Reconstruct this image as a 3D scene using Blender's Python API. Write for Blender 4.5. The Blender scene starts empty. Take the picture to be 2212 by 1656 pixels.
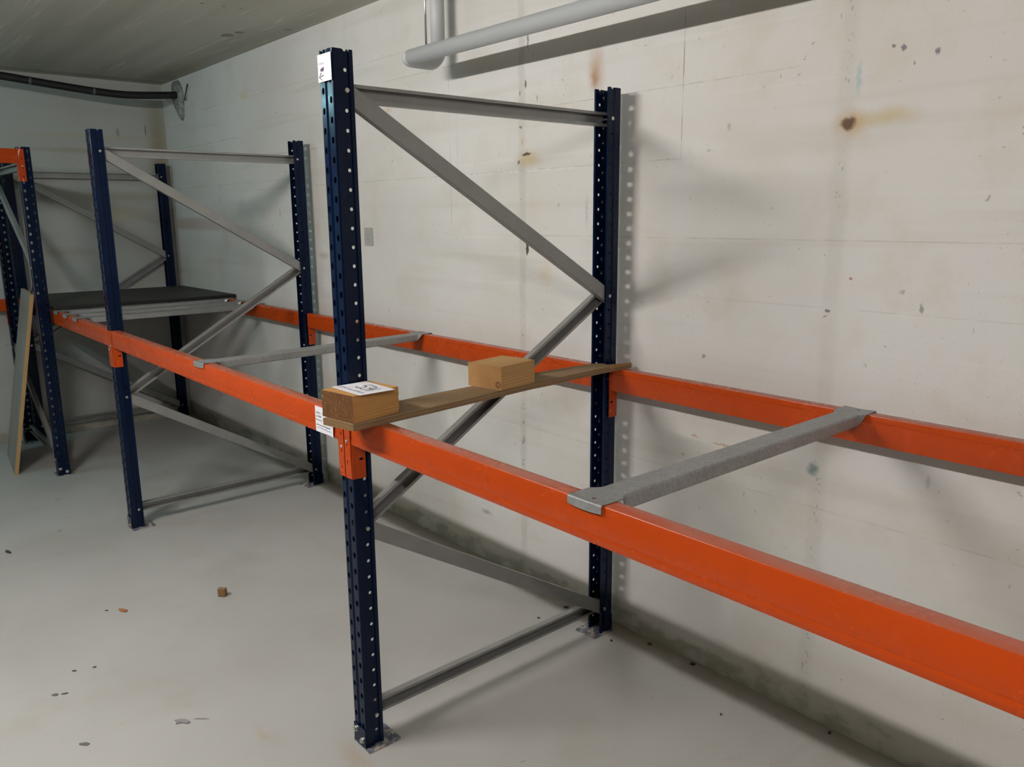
import bpy, bmesh, math, random
from mathutils import Vector, Matrix

random.seed(7)
SC = bpy.context.scene
COL = SC.collection

# ------------------------------------------------------------------ camera
CAM_POS = Vector((1.96013, -2.20813, 1.57676))
RIGHT = Vector((0.652807, 0.757478, -0.008375))
UP = Vector((-0.148673, 0.138954, 0.979075))
FWD = Vector((-0.742792, 0.637902, -0.203327))
cd = bpy.data.cameras.new('camera')
cam = bpy.data.objects.new('camera', cd)
COL.objects.link(cam)
m = Matrix.Identity(4)
for i in range(3):
    m[i][0], m[i][1], m[i][2], m[i][3] = RIGHT[i], UP[i], -FWD[i], CAM_POS[i]
cam.matrix_world = m
cd.sensor_fit = 'HORIZONTAL'
cd.sensor_width = 36.0
cd.lens = 36.0 * 1732.41 / 2212.0
cd.clip_start = 0.02
SC.camera = cam

# ------------------------------------------------------------------ world
w = bpy.data.worlds.new('world')
SC.world = w
w.use_nodes = True
w.node_tree.nodes['Background'].inputs[0].default_value = (0.6, 0.65, 0.7, 1)
w.node_tree.nodes['Background'].inputs[1].default_value = 0.0

# lamps: the aisle's fluorescent battens, above and beside the viewer (built by tube_lamp below)
#        position of the tube, power, colour, length
LAMPS = (((-0.72, -2.80, 2.46), 700, (1.0, 0.965, 0.925), 1.05, 'ceiling batten lamp over the aisle, level with the near frame'),
         ((2.50, -2.80, 2.46), 470, (1.0, 0.935, 0.905), 1.2, 'ceiling batten lamp above the viewer'),
         ((-3.65, -3.05, 2.46), 115, (0.48, 0.92, 1.0), 0.9, 'cool white ceiling batten lamp at the far end of the aisle'))

# ------------------------------------------------------------------ view
SC.view_settings.view_transform = 'Standard'
SC.view_settings.look = 'None'
SC.view_settings.gamma = 1.0
SC.view_settings.use_curve_mapping = False
SC.view_settings.exposure = 0.0

# ------------------------------------------------------------------ node helpers
class NT:
    def __init__(s, name):
        s.m = bpy.data.materials.new(name)
        s.m.use_nodes = True
        s.t = s.m.node_tree
        s.b = s.t.nodes['Principled BSDF']
    def n(s, typ, **kw):
        nd = s.t.nodes.new(typ)
        for k, v in kw.items():
            setattr(nd, k, v)
        return nd
    def l(s, a, b):
        s.t.links.new(a, b)
    def setin(s, sock, v):
        if hasattr(v, 'is_linked'):
            s.l(v, sock)
        else:
            if isinstance(v, (tuple, list)) and len(v) == 3 and sock.type == 'RGBA':
                v = (*v, 1)
            sock.default_value = v
    def mix(s, fac, a, b, blend='MIX'):
        nd = s.n('ShaderNodeMix', data_type='RGBA', blend_type=blend)
        s.setin(nd.inputs[0], fac)
        s.setin(nd.inputs[6], a)
        s.setin(nd.inputs[7], b)
        return nd.outputs[2]
    def math(s, op, a, b=0.0, c=0.0, clamp=False):
        nd = s.n('ShaderNodeMath', operation=op)
        nd.use_clamp = clamp
        s.setin(nd.inputs[0], a)
        s.setin(nd.inputs[1], b)
        s.setin(nd.inputs[2], c)
        return nd.outputs[0]
    def vmath(s, op, a, b=(0, 0, 0)):
        nd = s.n('ShaderNodeVectorMath', operation=op)
        s.setin(nd.inputs[0], a)
        s.setin(nd.inputs[1], b)
        return nd.outputs['Value'] if op in ('LENGTH', 'DOT_PRODUCT') else nd.outputs[0]
    def ramp(s, v, lo, hi, a=0.0, b=1.0, smooth=True):
        nd = s.n('ShaderNodeMapRange')
        nd.interpolation_type = 'SMOOTHSTEP' if smooth else 'LINEAR'
        s.setin(nd.inputs[0], v)
        for i, x in enumerate((lo, hi, a, b)):
            s.setin(nd.inputs[i + 1], x)
        return nd.outputs[0]
    def noise(s, vec, scale=5.0, detail=4.0, rough=0.55, stretch=None, color=False):
        if stretch:
            vec = s.vmath('MULTIPLY', vec, stretch)
        nd = s.n('ShaderNodeTexNoise')
        s.l(vec, nd.inputs['Vector'])
        nd.inputs['Scale'].default_value = scale
        nd.inputs['Detail'].default_value = detail
        nd.inputs['Roughness'].default_value = rough
        return nd.outputs['Color'] if color else nd.outputs[0]
    def voronoi(s, vec, scale=5.0, out='Distance', rnd=1.0):
        nd = s.n('ShaderNodeTexVoronoi')
        s.l(vec, nd.inputs['Vector'])
        nd.inputs['Scale'].default_value = scale
        nd.inputs['Randomness'].default_value = rnd
        return nd.outputs[out]
    def pos(s):
        return s.n('ShaderNodeNewGeometry').outputs['Position']
    def obj(s):
        return s.n('ShaderNodeTexCoord').outputs['Object']
    def sep(s, v):
        nd = s.n('ShaderNodeSeparateXYZ')
        s.l(v, nd.inputs[0])
        return nd.outputs
    def bump(s, h, strength=0.3, dist=0.002):
        nd = s.n('ShaderNodeBump')
        s.setin(nd.inputs['Height'], h)
        nd.inputs['Strength'].default_value = strength
        nd.inputs['Distance'].default_value = dist
        s.l(nd.outputs[0], s.b.inputs['Normal'])
    def set(s, color=None, rough=None, metal=None, spec=None):
        if color is not None: s.setin(s.b.inputs['Base Color'], color)
        if rough is not None: s.setin(s.b.inputs['Roughness'], rough)
        if metal is not None: s.setin(s.b.inputs['Metallic'], metal)
        if spec is not None: s.setin(s.b.inputs['Specular IOR Level'], spec)
        return s.m

def srgb(r, g, b):
    f = lambda c: (c / 255 / 12.92) if c / 255 <= 0.04045 else ((c / 255 + 0.055) / 1.055) ** 2.4
    return (f(r), f(g), f(b))

M = {}

def spots(t, col, p, lst):
    """painted-over stains, chips, scrawls and painted-in shade with a shape of their own: (centre, radii, colour, strength, inner softness)"""
    for c, r, color, k, soft in lst:
        d = t.vmath('LENGTH', t.vmath('MULTIPLY', t.vmath('SUBTRACT', p, c), tuple(0 if x == 0 else 1 / x for x in r)))
        f = t.ramp(d, soft, 1.0, k, 0.0)
        col = t.mix(f, col, color)
    return col

# ---- long wall
def make_wall(name, long_wall):
    t = NT(name)
    p = t.pos()
    x, y, z = t.sep(p)
    big = t.noise(p, 1.3, 3, 0.5)
    col = t.mix(t.ramp(big, 0.35, 0.7), (0.575, 0.565, 0.545), (0.53, 0.51, 0.475))
    # horizontal board marks of the formwork
    st = (0.35, 0.35, 7.0)
    hb = t.noise(p, 1.6, 3, 0.5, stretch=st)
    col = t.mix(t.ramp(hb, 0.52, 0.72, 0.0, 0.35), col, (0.43, 0.405, 0.35))
    hb2 = t.noise(p, 3.1, 3, 0.6, stretch=(0.25, 0.25, 9.0))
    col = t.mix(t.ramp(hb2, 0.58, 0.75, 0.0, 0.25), col, (0.66, 0.65, 0.63))
    yel = t.noise(t.vmath('ADD', p, (3.1, 1.7, 5.2)), 2.6, 4, 0.6)
    col = t.mix(t.ramp(yel, 0.56, 0.76, 0.0, 0.32), col, (0.46, 0.42, 0.33))
    # pin holes and chips
    dist = t.noise(p, 38, 2, 0.5, color=True)
    pw = t.vmath('ADD', p, t.vmath('MULTIPLY', t.vmath('SUBTRACT', dist, (0.5, 0.5, 0.5)), (0.05, 0.05, 0.05)))
    v = t.voronoi(pw, 26)
    gate = t.ramp(t.noise(p, 7, 2, 0.5), 0.52, 0.60)
    pit = t.math('MULTIPLY', t.ramp(v, 0.13, 0.07), gate)
    v2 = t.voronoi(t.vmath('ADD', pw, (9, 4, 2)), 11)
    pit2 = t.math('MULTIPLY', t.ramp(v2, 0.085, 0.05), t.ramp(t.noise(p, 4.1, 2, 0.5), 0.55, 0.62))
    pits = t.math('MAXIMUM', pit, pit2)
    col = t.mix(t.math('MULTIPLY', pits, 0.5), col, (0.20, 0.18, 0.15))
    sp = t.math('MULTIPLY', t.ramp(t.voronoi(t.vmath('ADD', pw, (1.3, 7.7, 3.1)), 60), 0.16, 0.06), t.ramp(t.noise(t.vmath('ADD', p, (8, 1, 4)), 2.2, 3, 0.55), 0.46, 0.60))
    col = t.mix(t.math('MULTIPLY', sp, 0.38), col, (0.24, 0.21, 0.16))
    warm = t.ramp(t.noise(t.vmath('ADD', p, (0.3, 5.0, 9.1)), 4.5, 5, 0.65), 0.50, 0.72, 0, 0.30)
    col = t.mix(warm, col, (0.47, 0.41, 0.31))
    wob = t.vmath('ADD', p, t.vmath('MULTIPLY', t.vmath('SUBTRACT', t.noise(p, 16, 4, 0.65, color=True), (0.5, 0.5, 0.5)), (0.035, 0.0, 0.035)))
    wob2 = t.vmath('ADD', p, t.vmath('MULTIPLY', t.vmath('SUBTRACT', t.noise(p, 60, 3, 0.65, color=True), (0.5, 0.5, 0.5)), (0.022, 0.0, 0.022)))
    h = t.math('MULTIPLY', t.noise(p, 55, 4, 0.6), 0.5)
    h = t.math('SUBTRACT', h, t.math('MULTIPLY', pits, 1.2))
    if not long_wall:
        col = t.mix(0.55, col, (0.31, 0.33, 0.31))   # mixed towards a darker grey than the long wall
    if long_wall:
        # vertical formwork joints, filled and painted over
        for x0, wd, k in ((-0.537, 0.017, 0.34), (0.806, 0.022, 0.22), (2.15, 0.02, 0.25), (-1.9, 0.02, 0.10)):
            d = t.math('ABSOLUTE', t.math('SUBTRACT', t.sep(wob)[0], x0))
            f = t.math('MULTIPLY', t.ramp(d, wd * 1.7, wd * 0.5), t.ramp(t.noise(p, 3.0, 3, 0.6, stretch=(0.3, 1, 1.2)), 0.25, 0.6, 0.35, 1.0))
            col = t.mix(t.math('MULTIPLY', f, k), col, (0.34, 0.32, 0.28))
            pv = t.voronoi(t.vmath('MULTIPLY', wob2, (70, 1, 48)), 1.0)
            chip = t.math('MULTIPLY', t.ramp(pv, 0.36, 0.22), t.ramp(d, 0.012, 0.005))
            chip = t.math('MULTIPLY', chip, t.ramp(t.noise(t.vmath('ADD', p, (x0 * 3, 0, 0)), 2.6, 2, 0.5), 0.50, 0.62))
            col = t.mix(t.math('MULTIPLY', chip, 0.7 if x0 < 0 else 0.35), col, (0.14, 0.13, 0.12))
        # hairlines: (axis 0 = vertical at x, 2 = horizontal at z), position, from, to
        for ax, c, a, b, k in ((0, 0.252, 1.72, 2.25, 0.75), (0, -1.02, 1.45, 2.3, 0.38), (0, -0.965, 1.7, 2.2, 0.2),
                               (2, 1.503, -0.75, 2.6, 0.26), (2, 1.99, -0.48, 0.72, 0.32), (2, 2.10, -4.5, -3.3, 0.5), (2, 2.22, -1.6, -0.9, 0.35),
                               (2, 1.76, -3.4, 0.3, 0.3), (2, 1.31, 0.3, 1.6, 0.18), (2, 2.33, -4.0, -1.0, 0.25), (2, 1.96, -2.9, -1.8, 0.45), (2, 0.70, -0.9, 2.0, 0.2),
                               (2, 1.81, -4.6, -2.4, 0.25), (2, 0.40, -0.9, 0.2, 0.22)):
            q = t.sep(wob2)
            oth = x if ax == 2 else z
            d = t.math('ABSOLUTE', t.math('SUBTRACT', t.math('ADD', t.math('MULTIPLY', (z if ax == 2 else x), 0.8), t.math('MULTIPLY', q[ax], 0.2)), c))
            f = t.math('MULTIPLY', t.ramp(d, 0.0032, 0.001), t.math('MULTIPLY', t.ramp(oth, a, a + 0.1), t.ramp(oth, b, b - 0.1)))
            f = t.math('MULTIPLY', f, t.ramp(t.noise(p, 9, 3, 0.6), 0.36, 0.58, 0.1, 1))
            col = t.mix(t.math('MULTIPLY', f, k), col, (0.20, 0.17, 0.13))
        rust = (0.34, 0.155, 0.045)
        S = [((-0.134, 0, 2.085), (0.060, 0, 0.105), (0.37, 0.22, 0.11), 0.7, 0.0), ((-0.142, 0, 2.058), (0.030, 0, 0.045), (0.30, 0.135, 0.045), 0.65, 0.0),
             ((0.83, 0, 1.822), (0.075, 0, 0.05), (0.42, 0.26, 0.09), 0.75, 0.0), ((0.93, 0, 1.83), (0.12, 0, 0.035), (0.42, 0.33, 0.14), 0.65, 0.0),
             ((0.818, 0, 1.822), (0.024, 0, 0.022), (0.09, 0.045, 0.02), 0.95, 0.45),
             ((-0.50, 0, 1.80), (0.11, 0, 0.05), (0.45, 0.33, 0.14), 0.7, 0.0), ((-0.51, 0, 1.818), (0.035, 0, 0.008), (0.08, 0.05, 0.03), 0.95, 0.5),
             ((-0.535, 0, 1.87), (0.012, 0, 0.03), (0.42, 0.28, 0.08), 0.6, 0.0),
             ((-0.40, 0, 1.35), (0.07, 0, 0.06), (0.50, 0.38, 0.20), 0.4, 0.0),
             ((-2.25, 0, 1.37), (0.10, 0, 0.03), (0.30, 0.20, 0.12), 0.5, 0.0),
             ((-3.2, 0, 2.345), (0.09, 0, 0.05), (0.50, 0.40, 0.18), 0.45, 0.0), ((-1.52, 0, 2.085), (0.05, 0, 0.03), (0.45, 0.30, 0.12), 0.4, 0.0)]
        col = spots(t, col, wob, S)
        ink = (0.06, 0.06, 0.055)
        S2 = [((-0.508, 0, 1.452), (0.011, 0, 0.036), (0.03, 0.03, 0.03), 0.95, 0.6), ((-0.50, 0, 2.25), (0.009, 0, 0.05), ink, 0.7, 0.3),
              ((-0.515, 0, 2.085), (0.006, 0, 0.022), ink, 0.8, 0.5), ((-0.448, 0, 2.024), (0.0035, 0, 0.018), ink, 0.7, 0.4),
              ((-0.545, 0, 1.925), (0.010, 0, 0.007), ink, 0.7, 0.4), ((-0.556, 0, 1.792), (0.009, 0, 0.010), ink, 0.75, 0.4), ((-0.548, 0, 2.055), (0.010, 0, 0.012), ink, 0.6, 0.3),
              ((-0.175, 0, 1.595), (0.012, 0, 0.085), (0.33, 0.33, 0.34), 0.5, 0.1), ((0.84, 0, 1.935), (0.012, 0, 0.065), (0.30, 0.40, 0.42), 0.7, 0.2),
              ((0.786, 0, 0.82), (0.027, 0, 0.03), (0.08, 0.16, 0.16), 0.75, 0.2), ((0.926, 0, 2.006), (0.008, 0, 0.006), (0.10, 0.09, 0.11), 0.8, 0.4),
              ((0.953, 0, 1.996), (0.008, 0, 0.009), (0.10, 0.09, 0.11), 0.8, 0.4), ((1.039, 0, 1.975), (0.009, 0, 0.011), (0.10, 0.09, 0.11), 0.8, 0.4),
              ((0.985, 0, 1.955), (0.005, 0, 0.005), (0.12, 0.09, 0.09), 0.7, 0.4), ((0.798, 0, 1.30), (0.010, 0, 0.006), (0.10, 0.08, 0.07), 0.8, 0.5),
              ((0.79, 0, 1.285), (0.008, 0, 0.004), (0.14, 0.10, 0.09), 0.7, 0.5), ((0.374, 0, 1.114), (0.010, 0, 0.010), (0.30, 0.22, 0.17), 0.85, 0.5),
              ((0.433, 0, 1.843), (0.008, 0, 0.018), (0.25, 0.22, 0.20), 0.55, 0.3), ((0.36, 0, 1.779), (0.012, 0, 0.006), (0.30, 0.31, 0.33), 0.6, 0.3),
              ((0.46, 0, 0.828), (0.05, 0, 0.004), (0.35, 0.17, 0.06), 0.75, 0.3), ((0.35, 0, 0.835), (0.02, 0, 0.005), (0.35, 0.17, 0.06), 0.65, 0.3), ((0.51, 0, 0.825), (0.004, 0, 0.014), (0.35, 0.17, 0.06), 0.7, 0.3),
              ((1.06, 0, 1.33), (0.006, 0, 0.018), (0.16, 0.15, 0.14), 0.7, 0.4), ((1.12, 0, 0.86), (0.008, 0, 0.03), (0.30, 0.29, 0.28), 0.5, 0.2),
              ((0.86, 0, 1.40), (0.006, 0, 0.006), (0.25, 0.08, 0.05), 0.8, 0.4),
              ((-3.71, 0, 1.80), (0.05, 0, 0.03), (0.35, 0.36, 0.36), 0.4, 0.0), ((-3.72, 0, 1.715), (0.035, 0, 0.035), (0.35, 0.36, 0.36), 0.4, 0.0),
              ((-2.783, 0, 1.61), (0.012, 0, 0.035), (0.18, 0.18, 0.17), 0.6, 0.2), ((-0.80, 0, 0.235), (0.05, 0, 0.015), (0.10, 0.10, 0.08), 0.55, 0.2),
              ((-1.05, 0, 0.40), (0.05, 0, 0.03), (0.30, 0.34, 0.34), 0.5, 0.1), ((-1.25, 0, 0.92), (0.06, 0, 0.012), (0.30, 0.34, 0.38), 0.5, 0.1), ((-1.4, 0, 0.95), (0.04, 0, 0.008), (0.30, 0.34, 0.38), 0.5, 0.1)]
        col = spots(t, col, wob2, S2)
        # chalk line
        f = t.math('MULTIPLY', t.ramp(t.math('ABSOLUTE', t.math('SUBTRACT', t.sep(wob2)[2], 1.757)), 0.006, 0.002), t.math('MULTIPLY', t.ramp(x, -1.05, -0.9), t.ramp(x, -0.1, -0.35)))
        col = t.mix(t.math('MULTIPLY', t.math('MULTIPLY', f, t.ramp(t.noise(p, 25, 3, 0.6), 0.42, 0.6)), 0.5), col, (0.66, 0.66, 0.65))
    else:
        S = [((-4.7, -0.06, 2.1), (0, 0.13, 0.7), (0.24, 0.20, 0.11), 0.75, 0.0), ((-4.7, -0.35, 1.75), (0, 0.5, 0.06), (0.30, 0.26, 0.15), 0.5, 0.0), ((-4.7, -0.9, 1.35), (0, 0.6, 0.05), (0.30, 0.27, 0.17), 0.45, 0.0), ((-4.7, -0.7, 2.08), (0, 0.55, 0.035), (0.29, 0.26, 0.15), 0.55, 0.0), ((-4.7, -0.35, 2.22), (0, 0.02, 0.05), (0.2, 0.18, 0.15), 0.6, 0.2),
             ((-4.7, -0.15, 2.25), (0, 0.008, 0.06), (0.12, 0.11, 0.1), 0.7, 0.4), ((-4.7, -0.45, 1.62), (0, 0.35, 0.10), (0.42, 0.36, 0.22), 0.5, 0.0),
             ((-4.7, -0.6, 2.18), (0, 0.9, 0.03), (0.40, 0.35, 0.22), 0.45, 0.0)]
        col = spots(t, col, wob, S)
    # worn, unpainted foot of the wall
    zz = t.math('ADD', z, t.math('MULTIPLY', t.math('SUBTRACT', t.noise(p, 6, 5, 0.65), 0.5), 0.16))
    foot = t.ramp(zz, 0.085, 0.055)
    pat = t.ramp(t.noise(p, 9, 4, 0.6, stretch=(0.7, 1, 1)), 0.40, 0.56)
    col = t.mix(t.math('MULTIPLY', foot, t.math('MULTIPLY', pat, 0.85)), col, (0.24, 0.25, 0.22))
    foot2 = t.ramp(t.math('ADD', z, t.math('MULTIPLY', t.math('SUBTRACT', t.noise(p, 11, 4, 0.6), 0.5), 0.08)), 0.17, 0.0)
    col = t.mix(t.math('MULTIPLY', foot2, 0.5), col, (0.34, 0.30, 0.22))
    t.bump(h, 0.35, 0.003)
    return t.set(col, 0.62, 0, 0.3)

M['wall'] = make_wall('painted_concrete_wall', True)
M['wall_b'] = make_wall('painted_concrete_wall_end', False)

# ---- ceiling
t = NT('board_marked_ceiling')
p = t.pos()
col = t.mix(t.ramp(t.noise(p, 1.2, 3, 0.5, stretch=(0.25, 3.2, 1)), 0.35, 0.68), (0.52, 0.52, 0.46), (0.40, 0.395, 0.34))
col = t.mix(t.ramp(t.noise(p, 3.0, 3, 0.6, stretch=(0.15, 5.0, 1)), 0.60, 0.72, 0, 0.35), col, (0.70, 0.69, 0.62))
ln = t.noise(t.vmath('ADD', p, (2.0, 0.37, 0)), 1.0, 2, 0.5, stretch=(0.35, 9.0, 1))
col = t.mix(t.ramp(t.math('ABSOLUTE', t.math('SUBTRACT', ln, 0.54)), 0.012, 0.002, 0, 0.3), col, (0.82, 0.81, 0.75))
wob = t.vmath('ADD', p, t.vmath('MULTIPLY', t.vmath('SUBTRACT', t.noise(p, 14, 4, 0.6, color=True), (0.5, 0.5, 0.5)), (0.03, 0.03, 0)))
g = (0.24, 0.23, 0.20)
col = spots(t, col, wob, [((-2.73, -0.27, 2.59), (0.055, 0.035, 0), g, 0.9, 0.8), ((-2.62, -0.25, 2.59), (0.035, 0.025, 0), g, 0.9, 0.8),
                          ((-2.39, -0.068, 2.59), (0.03, 0.025, 0), g, 0.85, 0.7), ((-2.13, -0.63, 2.59), (0.015, 0.015, 0), (0.16, 0.13, 0.1), 0.8, 0.5),
                          ((-2.12, -0.53, 2.59), (0.014, 0.012, 0), (0.25, 0.17, 0.1), 0.7, 0.5), ((-2.11, -0.45, 2.59), (0.016, 0.012, 0), g, 0.8, 0.5),
                          ((-4.0, -0.10, 2.59), (0.7, 0.16, 0), (0.28, 0.24, 0.13), 0.55, 0.0), ((-4.6, -0.5, 2.59), (0.10, 1.6, 0), (0.2, 0.18, 0.13), 0.6, 0.0)])  # corner bands: shadow by the hose, painted into the ceiling colour
t.bump(t.noise(p, 4.0, 4, 0.6, stretch=(0.4, 8, 1)), 0.25, 0.004)
M['ceiling'] = t.set(col, 0.7, 0, 0.25)

# ---- floor
t = NT('painted_concrete_floor')
p = t.pos()
x, y, z = t.sep(p)
col = t.mix(t.ramp(t.noise(p, 0.9, 4, 0.55), 0.35, 0.68), (0.40, 0.395, 0.38), (0.35, 0.342, 0.322))
col = t.mix(t.ramp(t.noise(t.vmath('ADD', p, (4, 9, 0)), 2.3, 5, 0.6), 0.52, 0.75, 0, 0.5), col, (0.335, 0.31, 0.27))
dist = t.vmath('ADD', p, t.vmath('MULTIPLY', t.vmath('SUBTRACT', t.noise(p, 30, 3, 0.6, color=True), (0.5, 0.5, 0.5)), (0.06, 0.06, 0)))
sp = t.math('MULTIPLY', t.ramp(t.voronoi(dist, 20), 0.10, 0.06), t.ramp(t.noise(p, 3.3, 3, 0.5), 0.52, 0.64))
col = t.mix(t.math('MULTIPLY', sp, 0.5), col, (0.2, 0.17, 0.12))
sp2 = t.math('MULTIPLY', t.ramp(t.noise(dist, 14, 4, 0.7), 0.62, 0.74), t.ramp(t.noise(p, 1.9, 3, 0.5), 0.46, 0.62))
col = t.mix(t.math('MULTIPLY', sp2, 0.28), col, (0.33, 0.27, 0.18))
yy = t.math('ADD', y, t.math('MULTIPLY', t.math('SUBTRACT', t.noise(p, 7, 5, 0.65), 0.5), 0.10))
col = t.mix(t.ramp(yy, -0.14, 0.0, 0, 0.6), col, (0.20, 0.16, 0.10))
sm = t.math('MULTIPLY', t.ramp(t.noise(t.vmath('ADD', p, (7, 3, 0)), 3.7, 5, 0.68, stretch=(1, 0.55, 1)), 0.54, 0.74), t.ramp(t.noise(p, 0.8, 2, 0.5), 0.4, 0.6, 0.3, 1))
col = t.mix(t.math('MULTIPLY', sm, 0.4), col, (0.29, 0.245, 0.19))
S = [((-1.285, -1.638, 0), (0.035, 0.025, 0), (0.46, 0.40, 0.35), 0.3, 0.3), ((-3.21, -0.686, 0), (0.09, 0.03, 0), (0.33, 0.26, 0.16), 0.6, 0.1),
     ((-3.10, -1.332, 0), (0.06, 0.02, 0), (0.3, 0.26, 0.2), 0.5, 0.2), ((-2.555, -1.434, 0), (0.03, 0.02, 0), (0.22, 0.2, 0.18), 0.6, 0.3),
     ((0.03, -1.19, 0), (0.16, 0.05, 0), (0.36, 0.29, 0.21), 0.55, 0.0), ((0.70, -0.35, 0), (0.03, 0.14, 0), (0.38, 0.33, 0.28), 0.35, 0.0),
     ((-1.5, -0.5, 0), (0.6, 0.05, 0), (0.38, 0.33, 0.27), 0.35, 0.0), ((-0.25, -1.35, 0), (0.10, 0.02, 0), (0.37, 0.31, 0.22), 0.5, 0.0)]
col = spots(t, col, dist, S)
t.bump(t.noise(p, 24, 4, 0.6), 0.12, 0.003)
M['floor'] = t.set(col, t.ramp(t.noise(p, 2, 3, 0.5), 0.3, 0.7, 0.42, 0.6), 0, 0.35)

# ---- metals and paints
def paint(name, c, rough, dirt=None, amt=0.25, spec=0.5):
    t = NT(name)
    p = t.pos()
    n = t.noise(p, 9, 5, 0.65)
    col = t.mix(t.ramp(n, 0.52, 0.78, 0, amt), c, dirt or tuple(x * 0.6 for x in c))
    t.bump(t.noise(p, 220, 2, 0.5), 0.05, 0.0006)
    return t.set(col, t.ramp(n, 0.3, 0.75, rough, rough + 0.14), 0, spec)

M['blue'] = paint('navy_blue_paint', (0.0009, 0.0062, 0.0250), 0.12, (0.003, 0.008, 0.024), 0.25, 0.20)
# orange enamel with dust on the faces that look up
t = NT('orange_enamel_paint')
p = t.pos()
n = t.noise(p, 7, 5, 0.65)
col = t.mix(t.ramp(n, 0.45, 0.8, 0, 0.12), (0.40, 0.045, 0.0017), (0.35, 0.040, 0.0018))
up = t.sep(t.n('ShaderNodeNewGeometry').outputs['Normal'])[2]
dust = t.math('MULTIPLY', t.ramp(up, 0.75, 0.98), t.ramp(t.noise(p, 5, 5, 0.7, stretch=(1, 1, 1)), 0.30, 0.62, 0.15, 0.6))
col = t.mix(dust, col, (0.30, 0.13, 0.085))
scr = t.ramp(t.noise(p, 30, 3, 0.7, stretch=(0.2, 1, 4)), 0.72, 0.80, 0, 0.15)
col = t.mix(scr, col, (0.30, 0.09, 0.03))
M['orange'] = t.set(col, t.ramp(n, 0.3, 0.75, 0.25, 0.29), 0, 0.36)

def galv(name, c0, c1, rough, metal, sc=60, k=0.25):
    t = NT(name)
    p = t.obj()
    v = t.voronoi(p, sc, 'Color')
    n = t.noise(p, 12, 5, 0.65)
    f = t.math('ADD', t.math('MULTIPLY', t.sep(v)[0], k), t.math('MULTIPLY', n, 1 - k))
    col = t.mix(t.ramp(f, 0.25, 0.75), c0, c1)
    return t.set(col, t.ramp(n, 0.3, 0.75, rough, rough + 0.08), metal, 0.5)

M['galv'] = galv('galvanised_steel', (0.27, 0.27, 0.262), (0.32, 0.32, 0.312), 0.36, 0.5, 160, 0.12)
M['galv_bar'] = galv('weathered_galvanised_steel', (0.225, 0.228, 0.225), (0.315, 0.318, 0.313), 0.40, 0.45, 150, 0.25)
M['zinc'] = galv('zinc_plated_bolt', (0.55, 0.54, 0.50), (0.72, 0.70, 0.66), 0.25, 0.9)
t = NT('dusty_blue_foot_steel')
p = t.obj()
M['foot'] = t.set(t.mix(t.ramp(t.noise(t.pos(), 26, 4, 0.6), 0.44, 0.60), (0.09, 0.10, 0.14), (0.36, 0.32, 0.28)), 0.55, 0.1)
M['pipe'] = paint('pale_grey_plastic_pipe', (0.45, 0.46, 0.465), 0.42, (0.39, 0.39, 0.38), 0.3)
M['hose'] = paint('black_rubber_hose', (0.008, 0.008, 0.009), 0.45)
M['band'] = paint('grey_tape_band', (0.06, 0.065, 0.07), 0.4)
M['rod'] = galv('threaded_steel_rod', (0.35, 0.35, 0.36), (0.5, 0.5, 0.5), 0.3, 0.9)
t = NT('rough_cement_filler')
n = t.noise(t.obj(), 30, 5, 0.7)
t.bump(n, 0.8, 0.012)
M['cement'] = t.set(t.mix(t.ramp(n, 0.3, 0.7), (0.10, 0.095, 0.085), (0.34, 0.33, 0.30)), 0.9)
M['paper'] = paint('white_paper', (0.66, 0.65, 0.70), 0.6, (0.60, 0.59, 0.64), 0.3, 0.3)
M['ink'] = NT('black_ink').set((0.02, 0.02, 0.03), 0.6)
M['ink_grey'] = NT('grey_print').set((0.24, 0.24, 0.27), 0.6)
M['ink_red'] = NT('dark_print').set((0.06, 0.03, 0.07), 0.6)
M['tag'] = paint('grey_plastic_tag', (0.34, 0.34, 0.32), 0.5, (0.28, 0.28, 0.25), 0.4)
t = NT('black_felt_board')
p = t.obj()
M['dark_board'] = t.set(t.mix(t.ramp(t.noise(p, 3, 4, 0.6), 0.35, 0.7), (0.026, 0.024, 0.020), (0.045, 0.040, 0.032)), 0.62, 0, 0.4)
M['dark_edge'] = NT('black_board_edge').set((0.008, 0.008, 0.008), 0.6)
t = NT('grey_laminate_board')
p = t.obj()
M['laminate'] = t.set(t.mix(t.ramp(t.noise(p, 5, 4, 0.6, stretch=(1, 1, 0.3)), 0.35, 0.7), (0.20, 0.195, 0.175), (0.26, 0.25, 0.23)), 0.45)
t = NT('raw_chipboard_edge')
M['chip'] = t.set(t.mix(t.noise(t.obj(), 90, 3, 0.7), (0.34, 0.20, 0.07), (0.52, 0.34, 0.15)), 0.8)

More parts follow.
